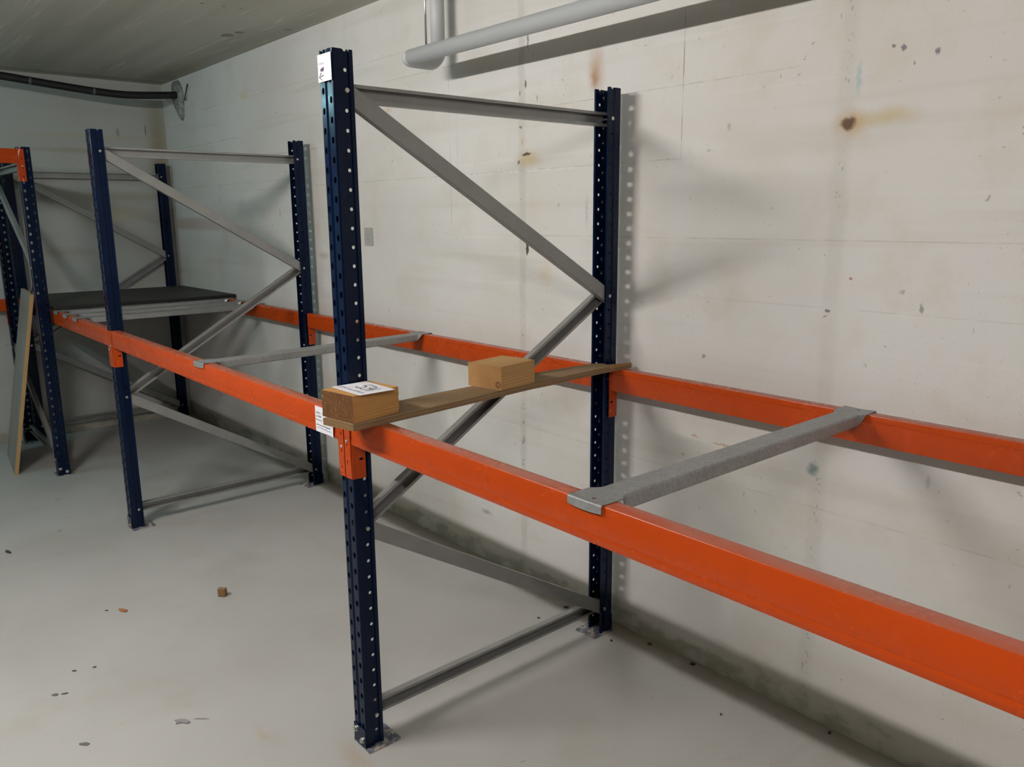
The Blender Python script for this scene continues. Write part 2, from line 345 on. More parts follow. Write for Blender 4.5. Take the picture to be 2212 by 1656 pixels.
def wood(name, c_light, c_dark, c_end, c_end2, centre, freq, sawn=True, knot=None):
    """straight-grained softwood, grain along local y, rings about `centre` in local xz"""
    t = NT(name)
    p = t.obj()
    x, y, z = t.sep(p)
    warp = t.noise(p, 9, 3, 0.5, stretch=(1, 0.25, 1))
    dx = t.math('SUBTRACT', x, centre[0])
    dz = t.math('SUBTRACT', z, centre[1])
    r = t.math('SQRT', t.math('ADD', t.math('MULTIPLY', dx, dx), t.math('MULTIPLY', dz, dz)))
    r = t.math('ADD', r, t.math('MULTIPLY', warp, 0.006))
    ring = t.math('FRACT', t.math('MULTIPLY', r, freq))
    fine = t.noise(p, 120, 3, 0.6, stretch=(1, 0.06, 1))
    side = t.mix(t.ramp(ring, 0.35, 0.98, 0, 0.75), c_light, c_dark)
    side = t.mix(t.ramp(fine, 0.4, 0.75, 0, 0.35), side, c_dark)
    nrm = t.n('ShaderNodeTexCoord').outputs['Normal']
    endf = t.ramp(t.math('ABSOLUTE', t.sep(nrm)[1]), 0.7, 0.9)
    saw = t.noise(p, 90, 4, 0.75, stretch=(1, 1, 0.5))
    end = t.mix(t.ramp(ring, 0.55, 0.95, 0, 0.5), c_end, c_end2)
    end = t.mix(t.ramp(saw, 0.58, 0.68, 0, 0.6), end, c_light)
    end = t.mix(t.ramp(t.noise(p, 30, 3, 0.6), 0.45, 0.7, 0, 0.5), end, c_end2)
    col = t.mix(endf, side, end)
    if knot:
        k = t.vmath('LENGTH', t.vmath('MULTIPLY', t.vmath('SUBTRACT', p, knot), (70, 45, 70)))
        col = t.mix(t.ramp(k, 1.0, 0.7, 0, 0.7), col, (0.28, 0.13, 0.05))
        col = t.mix(t.ramp(t.math('ABSOLUTE', t.math('SUBTRACT', k, 0.55)), 0.16, 0.05, 0, 0.8), col, (0.05, 0.025, 0.012))
    t.bump(t.math('ADD', fine, t.math('MULTIPLY', t.math('MULTIPLY', saw, endf), 3.0)), 0.35, 0.0012)
    return t.set(col, 0.75, 0, 0.2)

M['wood_near'] = wood('fresh_sawn_spruce', (0.48, 0.26, 0.090), (0.34, 0.16, 0.048), (0.115, 0.050, 0.016), (0.070, 0.028, 0.009), (-0.085, -0.055), 560)
M['wood_far'] = wood('pale_planed_spruce', (0.45, 0.27, 0.11), (0.34, 0.19, 0.068), (0.33, 0.175, 0.065), (0.40, 0.225, 0.09), (-0.05, -0.09), 200, knot=(0.055, -0.083, -0.02))
M['plank'] = wood('old_weathered_plank', (0.245, 0.160, 0.085), (0.165, 0.100, 0.048), (0.19, 0.11, 0.05), (0.14, 0.08, 0.035), (0.02, -0.5), 90)
M['splinter'] = wood('torn_plank_wood', (0.34, 0.19, 0.07), (0.22, 0.12, 0.04), (0.3, 0.17, 0.07), (0.2, 0.1, 0.04), (0.02, -0.1), 300)
M['twig'] = NT('dark_flake').set((0.045, 0.038, 0.03), 0.8)
M['flake'] = NT('grey_flake').set((0.13, 0.12, 0.105), 0.85)
M['leaf'] = NT('dry_leaf').set((0.30, 0.115, 0.04), 0.7)
M['lint'] = NT('grey_lint').set((0.26, 0.24, 0.25), 0.95)

# ------------------------------------------------------------------ mesh helpers
def link(o, parent=None):
    COL.objects.link(o)
    if parent is not None:
        o.parent = parent
    return o

def bm_obj(name, bm, mat, parent=None, smooth=False, loc=None, rot=None):
    me = bpy.data.meshes.new(name)
    bmesh.ops.recalc_face_normals(bm, faces=bm.faces[:])
    bm.to_mesh(me)
    bm.free()
    if smooth:
        for f in me.polygons:
            f.use_smooth = True
    for mm in (mat if isinstance(mat, list) else [mat]):
        me.materials.append(M[mm])
    o = bpy.data.objects.new(name, me)
    link(o, parent)
    if loc is not None: o.location = loc
    if rot is not None: o.rotation_euler = rot
    return o

def me_obj(name, me, parent=None, loc=None, rot=None):
    o = bpy.data.objects.new(name, me)
    link(o, parent)
    if loc is not None: o.location = loc
    if rot is not None: o.rotation_euler = rot
    return o

def tag(o, label, cat=None, group=None, kind=None):
    if label: o['label'] = label
    if cat: o['category'] = cat
    if group: o['group'] = group
    if kind: o['kind'] = kind
    return o

def thing(name, label, cat, loc=(0, 0, 0), rotz=0.0, group=None):
    o = bpy.data.objects.new(name, None)
    o.empty_display_size = 0.1
    link(o)
    o.location = loc
    o.rotation_euler = (0, 0, rotz)
    return tag(o, label, cat, group)

def kids(o):
    return [c for c in bpy.data.objects if c.parent == o]

def copy_tree(o, parent=None):
    c = o.copy()
    COL.objects.link(c)
    c.parent = parent
    for ch in kids(o):
        copy_tree(ch, c)
    return c

def add_box(bm, x0, x1, y0, y1, z0, z1, bev=0.0):
    vs = [bm.verts.new((x, y, z)) for z in (z0, z1) for y in (y0, y1) for x in (x0, x1)]
    fs = []
    for q in ((0, 2, 3, 1), (4, 5, 7, 6), (0, 1, 5, 4), (2, 6, 7, 3), (0, 4, 6, 2), (1, 3, 7, 5)):
        fs.append(bm.faces.new([vs[i] for i in q]))
    if bev:
        es = list({e for f in fs for e in f.edges})
        bmesh.ops.bevel(bm, geom=es, offset=bev, segments=2, affect='EDGES', profile=0.5)
    return fs

def add_extrude(bm, pts, a, b, ua, va):
    """closed 2-D outline pts swept from a to b; ua, va are the outline's axes"""
    a, b, ua, va = Vector(a), Vector(b), Vector(ua), Vector(va)
    A = [bm.verts.new(a + ua * p[0] + va * p[1]) for p in pts]
    B = [bm.verts.new(b + ua * p[0] + va * p[1]) for p in pts]
    n = len(pts)
    for i in range(n):
        bm.faces.new((A[i], A[(i + 1) % n], B[(i + 1) % n], B[i]))
    bm.faces.new(A[::-1])
    bm.faces.new(B)

def add_cyl(bm, a, b, r, n=16, r2=None):
    a, b = Vector(a), Vector(b)
    d = (b - a).normalized()
    u = d.orthogonal().normalized()
    v = d.cross(u)
    r2 = r if r2 is None else r2
    A = [bm.verts.new(a + (u * math.cos(i * 2 * math.pi / n) + v * math.sin(i * 2 * math.pi / n)) * r) for i in range(n)]
    B = [bm.verts.new(b + (u * math.cos(i * 2 * math.pi / n) + v * math.sin(i * 2 * math.pi / n)) * r2) for i in range(n)]
    for i in range(n):
        bm.faces.new((A[i], A[(i + 1) % n], B[(i + 1) % n], B[i]))
    bm.faces.new(A[::-1])
    bm.faces.new(B)

def add_tube(bm, path, r, n=20, caps=True):
    path = [Vector(p) for p in path]
    rings = []
    prev = None
    for i, p in enumerate(path):
        d = (path[min(i + 1, len(path) - 1)] - path[max(i - 1, 0)]).normalized()
        u = d.orthogonal().normalized() if prev is None else (prev - d * prev.dot(d)).normalized()
        prev = u
        v = d.cross(u)
        rr = r[i] if isinstance(r, (list, tuple)) else r
        rings.append([bm.verts.new(p + (u * math.cos(k * 2 * math.pi / n) + v * math.sin(k * 2 * math.pi / n)) * rr) for k in range(n)])
    for a, b in zip(rings, rings[1:]):
        for k in range(n):
            bm.faces.new((a[k], a[(k + 1) % n], b[(k + 1) % n], b[k]))
    if caps:
        bm.faces.new(rings[0][::-1])
        bm.faces.new(rings[-1])

def smooth_by_angle(o, deg=35):
    me = o.data
    for f in me.polygons: f.use_smooth = True
    bm = bmesh.new(); bm.from_mesh(me)
    for e in bm.edges:
        if len(e.link_faces) == 2 and e.calc_face_angle(0) > math.radians(deg):
            e.smooth = False
    bm.to_mesh(me); bm.free()

# ------------------------------------------------------------------ the room
XB, CEIL = -4.71743, 2.58985
XR, YF = 8.5, -8.0
def struct(name, mat, x0, x1, y0, y1, z0, z1, label):
    bm = bmesh.new()
    add_box(bm, x0, x1, y0, y1, z0, z1)
    return tag(bm_obj(name, bm, mat), label, None, None, 'structure')
struct('floor', 'floor', XB - .15, XR + .15, YF - .15, .15, -.12, 0, 'pale grey painted concrete floor with dirt specks')
struct('ceiling', 'ceiling', XB - .15, XR + .15, YF - .15, .15, CEIL, CEIL + .12, 'board-marked grey concrete ceiling')
struct('wall_right', 'wall', XB - .15, XR + .15, 0, .15, 0, CEIL, 'long off-white painted concrete wall with rust stains and formwork joints')
struct('wall_back', 'wall_b', XB - .15, XB, YF, 0, 0, CEIL, 'short off-white concrete end wall behind the far racks')
struct('wall_front', 'wall_b', XR, XR + .15, YF, 0, 0, CEIL, 'concrete wall behind the viewer')
struct('wall_left', 'wall_b', XB - .15, XR + .15, YF - .15, YF, 0, CEIL, 'concrete wall on the far side of the aisle')

# ------------------------------------------------------------------ batten lamps
M['housing'] = NT('white_lamp_housing').set((0.7, 0.7, 0.7), 0.4)
def tube_lamp(loc, power, color, length, label):
    t = thing('batten_lamp', label, 'lamp', loc, 0, 'batten lamps of the aisle')
    r = .019
    e = NT('fluorescent_tube_glow')
    e.setin(e.b.inputs['Emission Color'], color)
    e.b.inputs['Emission Strength'].default_value = power / (4 * math.pi ** 2 * 2 * r * length)
    e.set((0.8, 0.8, 0.8), 0.5)
    M['glow'] = e.m
    bm = bmesh.new(); add_cyl(bm, (-length / 2, 0, 0), (length / 2, 0, 0), r, 12)
    bm_obj('tube', bm, 'glow', t)
    bm = bmesh.new(); add_box(bm, -length / 2 - .04, length / 2 + .04, -.04, .04, .035, .085, .004)
    bm_obj('housing', bm, 'housing', t)
    for sx in (-1, 1):
        bm = bmesh.new(); add_box(bm, sx * (length / 2 + .02) - .018, sx * (length / 2 + .02) + .018, -.018, .018, -.02, .036, .003)
        bm_obj('lamp_holder', bm, 'housing', t)
        bm = bmesh.new(); add_cyl(bm, (sx * length * .35, 0, .085), (sx * length * .35, 0, CEIL - loc[2]), .006, 8)
        bm_obj('suspension_rod', bm, 'housing', t)
for a_ in LAMPS:
    tube_lamp(*a_)

# ------------------------------------------------------------------ rack uprights
UW, UD, H = 0.0675, 0.060, 2.0
FD = 1.0913
BOLT_T = 0.040

def upright_mesh():
    bm = bmesh.new()
    L = 0.025
    rows = int(round(H / L))
    half = [((0.026, .060), (.03375, .060), None), ((.03375, .060), (.03375, .049), None), ((.03375, .049), (.0294, .047), None),
            ((.0294, .047), (.0294, .031), ('round', 0.0052, .0052, 0)), ((.0294, .031), (.03375, .028), None),
            ((.03375, .028), (.03375, .004), ('round', 0.0021, .0021, 1)), ((.03375, .004), (.0328, .001), None), ((.0328, .001), (.030, 0), None),
            ((.030, 0), (.009, 0), 'slot'), ((.009, 0), (.006, .0035), None)]
    strips = []
    for a, b, h in half:
        if h == 'slot': h = ('slot', 0.0062, .0096, 0)
        strips.append(((-a[0], a[1]), (-b[0], b[1]), h))
    strips.append(((-.006, .0035), (.006, .0035), None))
    for a, b, h in half[::-1]:
        if h == 'slot': h = ('slot', 0.0062, .0096, 1)
        strips.append((b, a, h))
    for a, b, h in strips:
        a, b = Vector(a), Vector(b)
        wd = (b - a).length
        e = (b - a) / wd
        def V(s, z):
            q = a + e * s
            return bm.verts.new((q.x, q.y, z))
        if h is None:
            for k in range(rows):
                bm.faces.new((V(0, k * L), V(wd, k * L), V(wd, k * L + L), V(0, k * L + L)))
            continue
        kind, hw, hh, off = h
        c = wd / 2
        if kind == 'round':
            pts = [(hw * math.cos(i * math.pi / 4), hh * math.sin(i * math.pi / 4)) for i in range(8)]
        else:
            pts = [(hw, 0), (hw * .92, hh * .62), (0, hh), (-hw * .92, hh * .62), (-hw, 0), (-hw * .92, -hh * .62), (0, -hh), (hw * .92, -hh * .62)]
        outer = [(c, 0), (c, L), (0, L), (-c, L), (-c, 0), (-c, -L), (0, -L), (c, -L)]
        zc = 0.0 if off == 0 else L
        while zc <= H + 1e-6:
            if zc < 1e-6:       # bottom: plain half cell
                bm.faces.new((V(0, 0), V(wd, 0), V(wd, L), V(0, L)))
            elif zc > H - 1e-6:  # top: half a hole cut open by the end of the section
                idx = [4, 5, 6, 7, 0]
                for i, j in zip(idx, idx[1:]):
                    bm.faces.new((V(c + pts[i][0], H + pts[i][1]), V(c + outer[i][0], H + outer[i][1]), V(c + outer[j][0], H + outer[j][1]), V(c + pts[j][0], H + pts[j][1])))
            else:
                for i in range(8):
                    j = (i + 1) % 8
                    bm.faces.new((V(c + pts[i][0], zc + pts[i][1]), V(c + outer[i][0], zc + outer[i][1]), V(c + outer[j][0], zc + outer[j][1]), V(c + pts[j][0], zc + pts[j][1])))
            zc += 2 * L
        if off == 1:
            pass
    bmesh.ops.remove_doubles(bm, verts=bm.verts[:], dist=2e-5)
    bmesh.ops.recalc_face_normals(bm, faces=bm.faces[:])
    # outward = towards the slot face
    s = sum((f.normal.y * f.calc_area()) for f in bm.faces if abs(f.calc_center_median().y) < 1e-4)
    if s > 0:
        bmesh.ops.reverse_faces(bm, faces=bm.faces[:])
    bmesh.ops.solidify(bm, geom=bm.faces[:], thickness=0.0018)
    me = bpy.data.meshes.new('upright')
    bm.to_mesh(me)
    bm.free()
    me.materials.append(M['blue'])
    return me

UPRIGHT = upright_mesh()

def mesh_from(fn, mat, name, smooth=None):
    bm = bmesh.new()
    fn(bm)
    bmesh.ops.recalc_face_normals(bm, faces=bm.faces[:])
    me = bpy.data.meshes.new(name)
    bm.to_mesh(me); bm.free()
    me.materials.append(M[mat])
    return me

def _flange(bm):   # upturned flange of the foot, on the slot face
    add_box(bm, -.033, .0345, -.0035, -.0003, .0046, .066, .0008)
FLANGE = mesh_from(_flange, 'blue', 'foot_flange')
def _foot(bm):
    # floor plate with a notch at its back edge
    pts = [(-.036, -.0035), (.055, -.0035), (.058, 0.0), (.058, .104), (.054, .108), (.022, .108), (.020, .100), (.008, .100), (.006, .108), (-.038, .108), (-.042, .104), (-.042, 0.0)]
    add_extrude(bm, pts, (0, 0, 0.0), (0, 0, .0045), (1, 0, 0), (0, 1, 0))
FOOT = mesh_from(_foot, 'foot', 'foot_plate')
def _hex(bm):
    add_cyl(bm, (0, 0, 0), (0, 0, .0012), .0095, 16)
    add_cyl(bm, (0, 0, .0012), (0, 0, .0062), .0076, 6, .0072)
    add_cyl(bm, (0, 0, .0062), (0, 0, .0082), .0042, 10, .0034)
HEX = mesh_from(_hex, 'zinc', 'foot_bolt')
def _anchor(bm):
    add_cyl(bm, (0, 0, .0045), (0, 0, .006), .011, 16)
    add_cyl(bm, (0, 0, .006), (0, 0, .014), .0085, 6)
    add_cyl(bm, (0, 0, .014), (0, 0, .030), .0045, 10)
ANCHOR = mesh_from(_anchor, 'foot', 'anchor_bolt')
def _tbolt(bm):   # bolt right through the upright, head on +x
    add_cyl(bm, (-.036, 0, 0), (.033, 0, 0), .0035, 8)
    add_cyl(bm, (.0292, 0, 0), (.0352, 0, 0), .0070, 14, .0060)
    add_cyl(bm, (-.036, 0, 0), (-.0292, 0, 0), .0070, 6)
TBOLT = mesh_from(_tbolt, 'zinc', 'bolt')

def c_outline(wd, dp, th, lip):
    """lipped channel: web along u at v=0, flanges towards +v"""
    a = wd / 2
    return [(-a, 0.0015), (-a + .0015, 0), (a - .0015, 0), (a, 0.0015), (a, dp), (a - lip, dp), (a - lip, dp - th), (a - th, dp - th), (a - th, th), (-a + th, th), (-a + th, dp - th), (-a + lip, dp - th), (-a + lip, dp), (-a, dp)]

def brace_mesh(p0, p1, web_out):
    """p0, p1 in frame-local (y, z)"""
    a, b = Vector((0, *p0)), Vector((0, *p1))
    d = (b - a).normalized()
    a, b = a - d * .014, b + d * .014
    u = Vector((1, 0, 0)).cross(d).normalized()
    def fn(bm):
        if web_out:
            add_extrude(bm, c_outline(.046, .023, .0017, .009), a + Vector((.0265, 0, 0)), b + Vector((.0265, 0, 0)), u, (-1, 0, 0))
        else:
            add_extrude(bm, c_outline(.046, .024, .0017, .009), a + Vector((-.0265, 0, 0)), b + Vector((-.0265, 0, 0)), u, (1, 0, 0))
    return mesh_from(fn, 'galv', 'brace')

yF, yR = -FD + BOLT_T, -BOLT_T
BRACES = [brace_mesh((yF, 1.9), (yR, 1.9), False), brace_mesh((yF, 1.9), (yR, 1.3), True), brace_mesh((yR, 1.3), (yF, .7), False),
          brace_mesh((yF, .7), (yR, .1), True), brace_mesh((yF, .1), (yR, .1), False)]

def make_frame(label, loc, rotz=0.0):
    f = thing('rack_trestle', label, 'rack frame', loc, rotz, 'blue rack frames')
    for k, (yy, rz) in enumerate(((-FD, 0.0), (0.0, math.pi))):
        u = me_obj('upright', UPRIGHT, f, (0, yy, 0), (0, 0, rz))
        me_obj('foot_plate', FOOT, u)
        me_obj('foot_flange', FLANGE, u)
        me_obj('foot_bolt', HEX, u, (-.021, -.0035, .047), (math.pi / 2, 0, 0))
        me_obj('foot_bolt', HEX, u, (.015, -.0035, .024), (math.pi / 2, 0, 0))
        me_obj('anchor_bolt', ANCHOR, u, (-.015 if k else .038, .088, 0))
    for b in BRACES:
        me_obj('brace', b, f)
    for yy, zz in ((yF, 1.9), (yF, .7), (yF, .1), (yR, 1.9), (yR, 1.3), (yR, .1)):
        me_obj('bolt', TBOLT, f, (0, yy, zz))
    return f

G = 0.05415
XBF, XCF = -2.34895, -4.658
make_frame('near blue upright frame with grey diagonal braces, white sign at its top', (0, -G, 0))
make_frame('middle blue upright frame with grey diagonal braces, standing beyond the near one', (XBF, -G, 0))
make_frame('farthest blue upright frame, in the room corner behind the dark shelf board', (XCF, -G, 0))
DX, DY = -3.570, -1.194
make_frame('blue upright frame at the left edge with a grey board leaning on it', (DX, DY, 0), -math.pi / 2)

# ------------------------------------------------------------------ beams
ZB, BH, BD = 1.0415, 0.083, 0.042

def beam_outline():
    # (y, z) with y=0 the outer face, z=0 the top
    return [(0.0045, 0), (0.0020, -.0008), (.0007, -.0028), (.0007, -.0625), (.0013, -.0632), (.0013, -.0640), (.0001, -.0672), (-.0004, -.070), (-.0004, -.0800), (.0006, -.0822), (.0025, -BH),
            (BD - .003, -BH), (BD - .0008, -.0822), (BD, -.080), (BD, -.0215), (BD - .0016, -.0205), (BD - .0016, -.0190), (BD, -.0180), (BD, -.003), (BD - .0008, -.0008), (BD - .003, 0)]

def rect_with_slots(bm, u0, u1, z0, z1, slots, place):
    """flat plate with rectangular slots, thickness by solidify; slots sorted from the top: (uc, zc, hw, hh)"""
    us = sorted({u0, u1, *[s[0] - s[2] for s in slots], *[s[0] + s[2] for s in slots]})
    zs = sorted({z0, z1, *[s[1] - s[3] for s in slots], *[s[1] + s[3] for s in slots]})
    vert = {}
    def V(u, z):
        if (u, z) not in vert: vert[(u, z)] = bm.verts.new(place(u, z))
        return vert[(u, z)]
    fs = []
    for i in range(len(us) - 1):
        for j in range(len(zs) - 1):
            uc, zc = (us[i] + us[i + 1]) / 2, (zs[j] + zs[j + 1]) / 2
            if any(abs(uc - s[0]) < s[2] and abs(zc - s[1]) < s[3] for s in slots): continue
            fs.append(bm.faces.new((V(us[i], zs[j]), V(us[i + 1], zs[j]), V(us[i + 1], zs[j + 1]), V(us[i], zs[j + 1]))))
    return fs

CH = 0.1835
def connector_mesh(sgn):
    """L-shaped end plate; sgn=-1: at the beam's low-x end, +1: at its high-x end; local origin at the beam end, top of beam"""
    bm = bmesh.new()
    off = 0.0 if sgn < 0 else -.022
    sl = [(sgn * .0185, -.036 + off * .0 - k * .05 + (-.022 if sgn > 0 else 0), .0022, .0052) for k in range(3)]
    z0, z1 = -CH, 0.0
    a, b = (-.0318, -.001) if sgn < 0 else (.001, .0318)
    rect_with_slots(bm, a, b, z0, z1, sl, lambda u, z: (u, -.0006, z))
    # bend
    xs = -sgn * .0022
    rect_with_slots(bm, 0.0015, BD - .001, z0, z1, [(.028, -.1275, .0062, .0033)], lambda u, z: (xs, u, z))
    # rounded bend strip joining both flanges
    pa = [(sgn * .001, -.0006), (0.0, 0.0), (xs, .0015)]
    for p, q in zip(pa, pa[1:]):
        bm.faces.new([bm.verts.new((p[0], p[1], z0)), bm.verts.new((q[0], q[1], z0)), bm.verts.new((q[0], q[1], z1)), bm.verts.new((p[0], p[1], z1))])
    bmesh.ops.remove_doubles(bm, verts=bm.verts[:], dist=1e-5)
    bmesh.ops.recalc_face_normals(bm, faces=bm.faces[:])
    s = sum(f.normal.y for f in bm.faces if f.calc_center_median().y < -.0004)
    if s > 0: bmesh.ops.reverse_faces(bm, faces=bm.faces[:])
    bmesh.ops.solidify(bm, geom=bm.faces[:], thickness=-.0022)
    me = bpy.data.meshes.new('connector')
    bm.to_mesh(me); bm.free()
    me.materials.append(M['orange'])
    return me
CONN = {-1: connector_mesh(-1), 1: connector_mesh(1)}
def _screw(bm):
    for i in range(4):
        a0, a1 = i * math.pi / 8, (i + 1) * math.pi / 8
        add_cyl(bm, (0, 0, .0045 * math.sin(a0)), (0, 0, .0045 * math.sin(a1)), .0052 * math.cos(a0), 14, max(.0052 * math.cos(a1), .0006))
SCREW = mesh_from(_screw, 'zinc', 'lock_screw')

BEAMS = {}
def make_rail(label, loc, length, rotz=0.0, ends=(True, True)):
    """origin: low-x end of the beam, at its outer face and top edge"""
    t = thing('rack_rail', label, 'rack beam', loc, rotz, 'orange rack beams')
    bm = bmesh.new()
    add_extrude(bm, beam_outline(), (.0022, 0, 0), (length - .0022, 0, 0), (0, 1, 0), (0, 0, 1))
    o = bm_obj('beam_section', bm, 'orange', t)
    smooth_by_angle(o, 38)
    if ends[0]:
        c = me_obj('connector', CONN[-1], t)
        me_obj('lock_screw', SCREW, c, (-.0185, -.0026, -.0755), (math.pi / 2, 0, 0))
    if ends[1]:
        c = me_obj('connector', CONN[1], t, (length, 0, 0))
        me_obj('lock_screw', SCREW, c, (.0185, -.0026, -.097), (math.pi / 2, 0, 0))
    return t

yfo = -G - FD - .0016      # outer face of the front beams
yro = -G + .0016
HW = UW / 2 + .0006
def span(x0, x1): return x0 + HW, x1 - HW
a, b = span(0, 2.34895)
make_rail('orange front beam running toward the viewer at lower right', (a, yfo, ZB), b - a)
make_rail('orange wall-side beam at the right, behind the near cross bar', (b, yro, ZB), b - a, math.pi)
a, b = span(XBF, 0)
make_rail('orange front beam between the near and middle frames, white label at its end', (a, yfo, ZB), b - a)
make_rail('orange wall-side beam between the near and middle frames', (b, yro, ZB), b - a, math.pi)
a, b = span(XCF, XBF)
make_rail('orange front beam beyond the middle frame, under three cross bar ends', (a, yfo, ZB), b - a)
make_rail('orange wall-side beam beyond the middle frame, under the dark shelf board', (b, yro, ZB), b - a, math.pi)
# rack along the end wall
make_rail('short visible orange beam high up at the left edge of the picture', (DX + .0016, DY - HW - 2.28, 1.988), 2.28, math.pi / 2)
make_rail('sliver of orange beam low at the left edge beside the end wall', (DX - FD - .0016, DY - HW, ZB), 2.28, -math.pi / 2)

# ------------------------------------------------------------------ cross bars
def crossbar_mesh(length):
    bm = bmesh.new()
    th = .002
    # y measured from the outer face of the front beam; z from the top of the beams
    def plate(y0, y1, sgn):
        # hooked end plate with a bolt hole: ring of quads round an octagon
        yc, hw = (y0 + y1) / 2, .045
        hy = (y1 - y0) / 2
        out = [(hw, 0), (hw, hy), (0, hy), (-hw, hy), (-hw, 0), (-hw, -hy), (0, -hy), (hw, -hy)]
        hp = (0.006, -sgn * .008)
        hole = [(hp[0] + .0050 * math.cos(i * math.pi / 4), hp[1] + .0050 * math.sin(i * math.pi / 4)) for i in range(8)]
        O = [bm.verts.new((p[0], yc + p[1], th)) for p in out]
        I = [bm.verts.new((p[0], yc + p[1], th)) for p in hole]
        for i in range(8):
            bm.faces.new((O[i], O[(i + 1) % 8], I[(i + 1) % 8], I[i]))
        # lip hooked down over the beam
        e = y0 if sgn > 0 else y1
        q = e - sgn * .0030
        prof = [(e, th), (e - sgn * .0014, th - .0006), (q, th - .0022), (q, -.015)]
        for k in range(len(prof) - 1):
            nx = 4
            for s in range(nx):
                xa, xb = -hw + 2 * hw * s / nx, -hw + 2 * hw * (s + 1) / nx
                def P(x, pr, last): 
                    return (x, pr[0], pr[1] - (.003 * (1 - (x / hw) ** 2) if last else 0))
                la, lb = (k == len(prof)), (k + 1 == len(prof) - 1)
                bm.faces.new([bm.verts.new(P(xa, prof[k], la)), bm.verts.new(P(xb, prof[k], la)), bm.verts.new(P(xb, prof[k + 1], lb)), bm.verts.new(P(xa, prof[k + 1], lb))])
    plate(-.003, .052, 1)
    plate(length - .052, length + .003, -1)
    # body: shallow hat section, lip inside at the foot; stations blend plate into body
    def section(k):   # k 0..1, plate -> body
        tw = .045 + (.029 - .045) * k
        bw = .045 + (.037 - .045) * k
        z = -.027 * k
        lw = .006 * k
        return [(-bw + lw, z), (-bw, z), (-bw - .0005, z + .004 * k), (-tw - .003 * k, th - .004 * k), (-tw, th), (0, th), (tw, th), (tw + .003 * k, th - .004 * k), (bw + .0005, z + .004 * k), (bw, z), (bw - lw, z)]
    st = [(.052, 0), (.058, .12), (.066, .55), (.074, .9), (.082, 1.0)]
    ys = st + [(length - y, k) for y, k in st[::-1]]
    rows = [[bm.verts.new((p[0], y, p[1])) for p in section(k)] for y, k in ys]
    for ra, rb in zip(rows, rows[1:]):
        for i in range(len(ra) - 1):
            bm.faces.new((ra[i], ra[i + 1], rb[i + 1], rb[i]))
    bmesh.ops.dissolve_degenerate(bm, dist=1e-5, edges=bm.edges[:])
    bmesh.ops.remove_doubles(bm, verts=bm.verts[:], dist=1e-5)
    bmesh.ops.recalc_face_normals(bm, faces=bm.faces[:])
    s = sum(f.normal.z for f in bm.faces)
    if s < 0: bmesh.ops.reverse_faces(bm, faces=bm.faces[:])
    bmesh.ops.solidify(bm, geom=bm.faces[:], thickness=.0016)
    me = bpy.data.meshes.new('cross_bar')
    bm.to_mesh(me); bm.free()
    me.materials.append(M['galv_bar'])
    return me
CBL = FD + .0032
CB = crossbar_mesh(CBL)
cb = 'galvanised cross bars'
for (x, rz, lab) in ((0.940, 0.0, 'nearest galvanised cross bar, right of the near frame'),
                     (-1.105, 0.066, 'thin galvanised cross bar between the near and middle frames'),
                     (-3.015, 0.02, 'rightmost of the three far cross bars beside the dark board'),
                     (-3.245, 0.02, 'middle one of the three far cross bars beside the dark board'),
                     (-3.475, 0.02, 'far cross bar touching the edge of the dark shelf board')):
    tag(me_obj('cross_bar', CB, None, (x, yfo, ZB), (0, 0, rz)), lab, 'cross bar', cb)

# ------------------------------------------------------------------ boards and wood on the rack
bm = bmesh.new()
add_box(bm, -4.62, -3.565, -1.140, -.004, 0, .0215, .0015)
o = bm_obj('shelf_board', bm, ['dark_board', 'dark_edge'], None, loc=(0, 0, ZB))
for f in o.data.polygons:
    if abs(f.normal.z) < .6: f.material_index = 1
tag(o, 'dark brown shelf board lying on the far rack beams', 'shelf board')

# leaning board
bt = thing('leaning_board', 'grey-faced chipboard panel leaning against the frame at the left edge', 'board', (-3.788, -1.434, 0))
L_, Hh, Th = .595, 1.150, .022
ang = math.atan2(-1.380 + 1.434, -4.378 + 3.788)    # direction of its lower edge
lean = math.asin((1.434 - 1.222) / Hh)
bm = bmesh.new(); add_box(bm, 0, L_, 0, .0012, 0, Hh)
pa = bm_obj('face_laminate', bm, 'laminate', bt)
bm = bmesh.new(); add_box(bm, 0, L_, -.0205, 0, 0, Hh)
pb = bm_obj('chipboard_core', bm, 'chip', bt)
bm = bmesh.new(); add_box(bm, 0, L_, -.0217, -.0205, 0, Hh)
pc = bm_obj('back_laminate', bm, 'laminate', bt)
bt.rotation_mode = 'XYZ'
bt.rotation_euler = (lean, 0, ang)

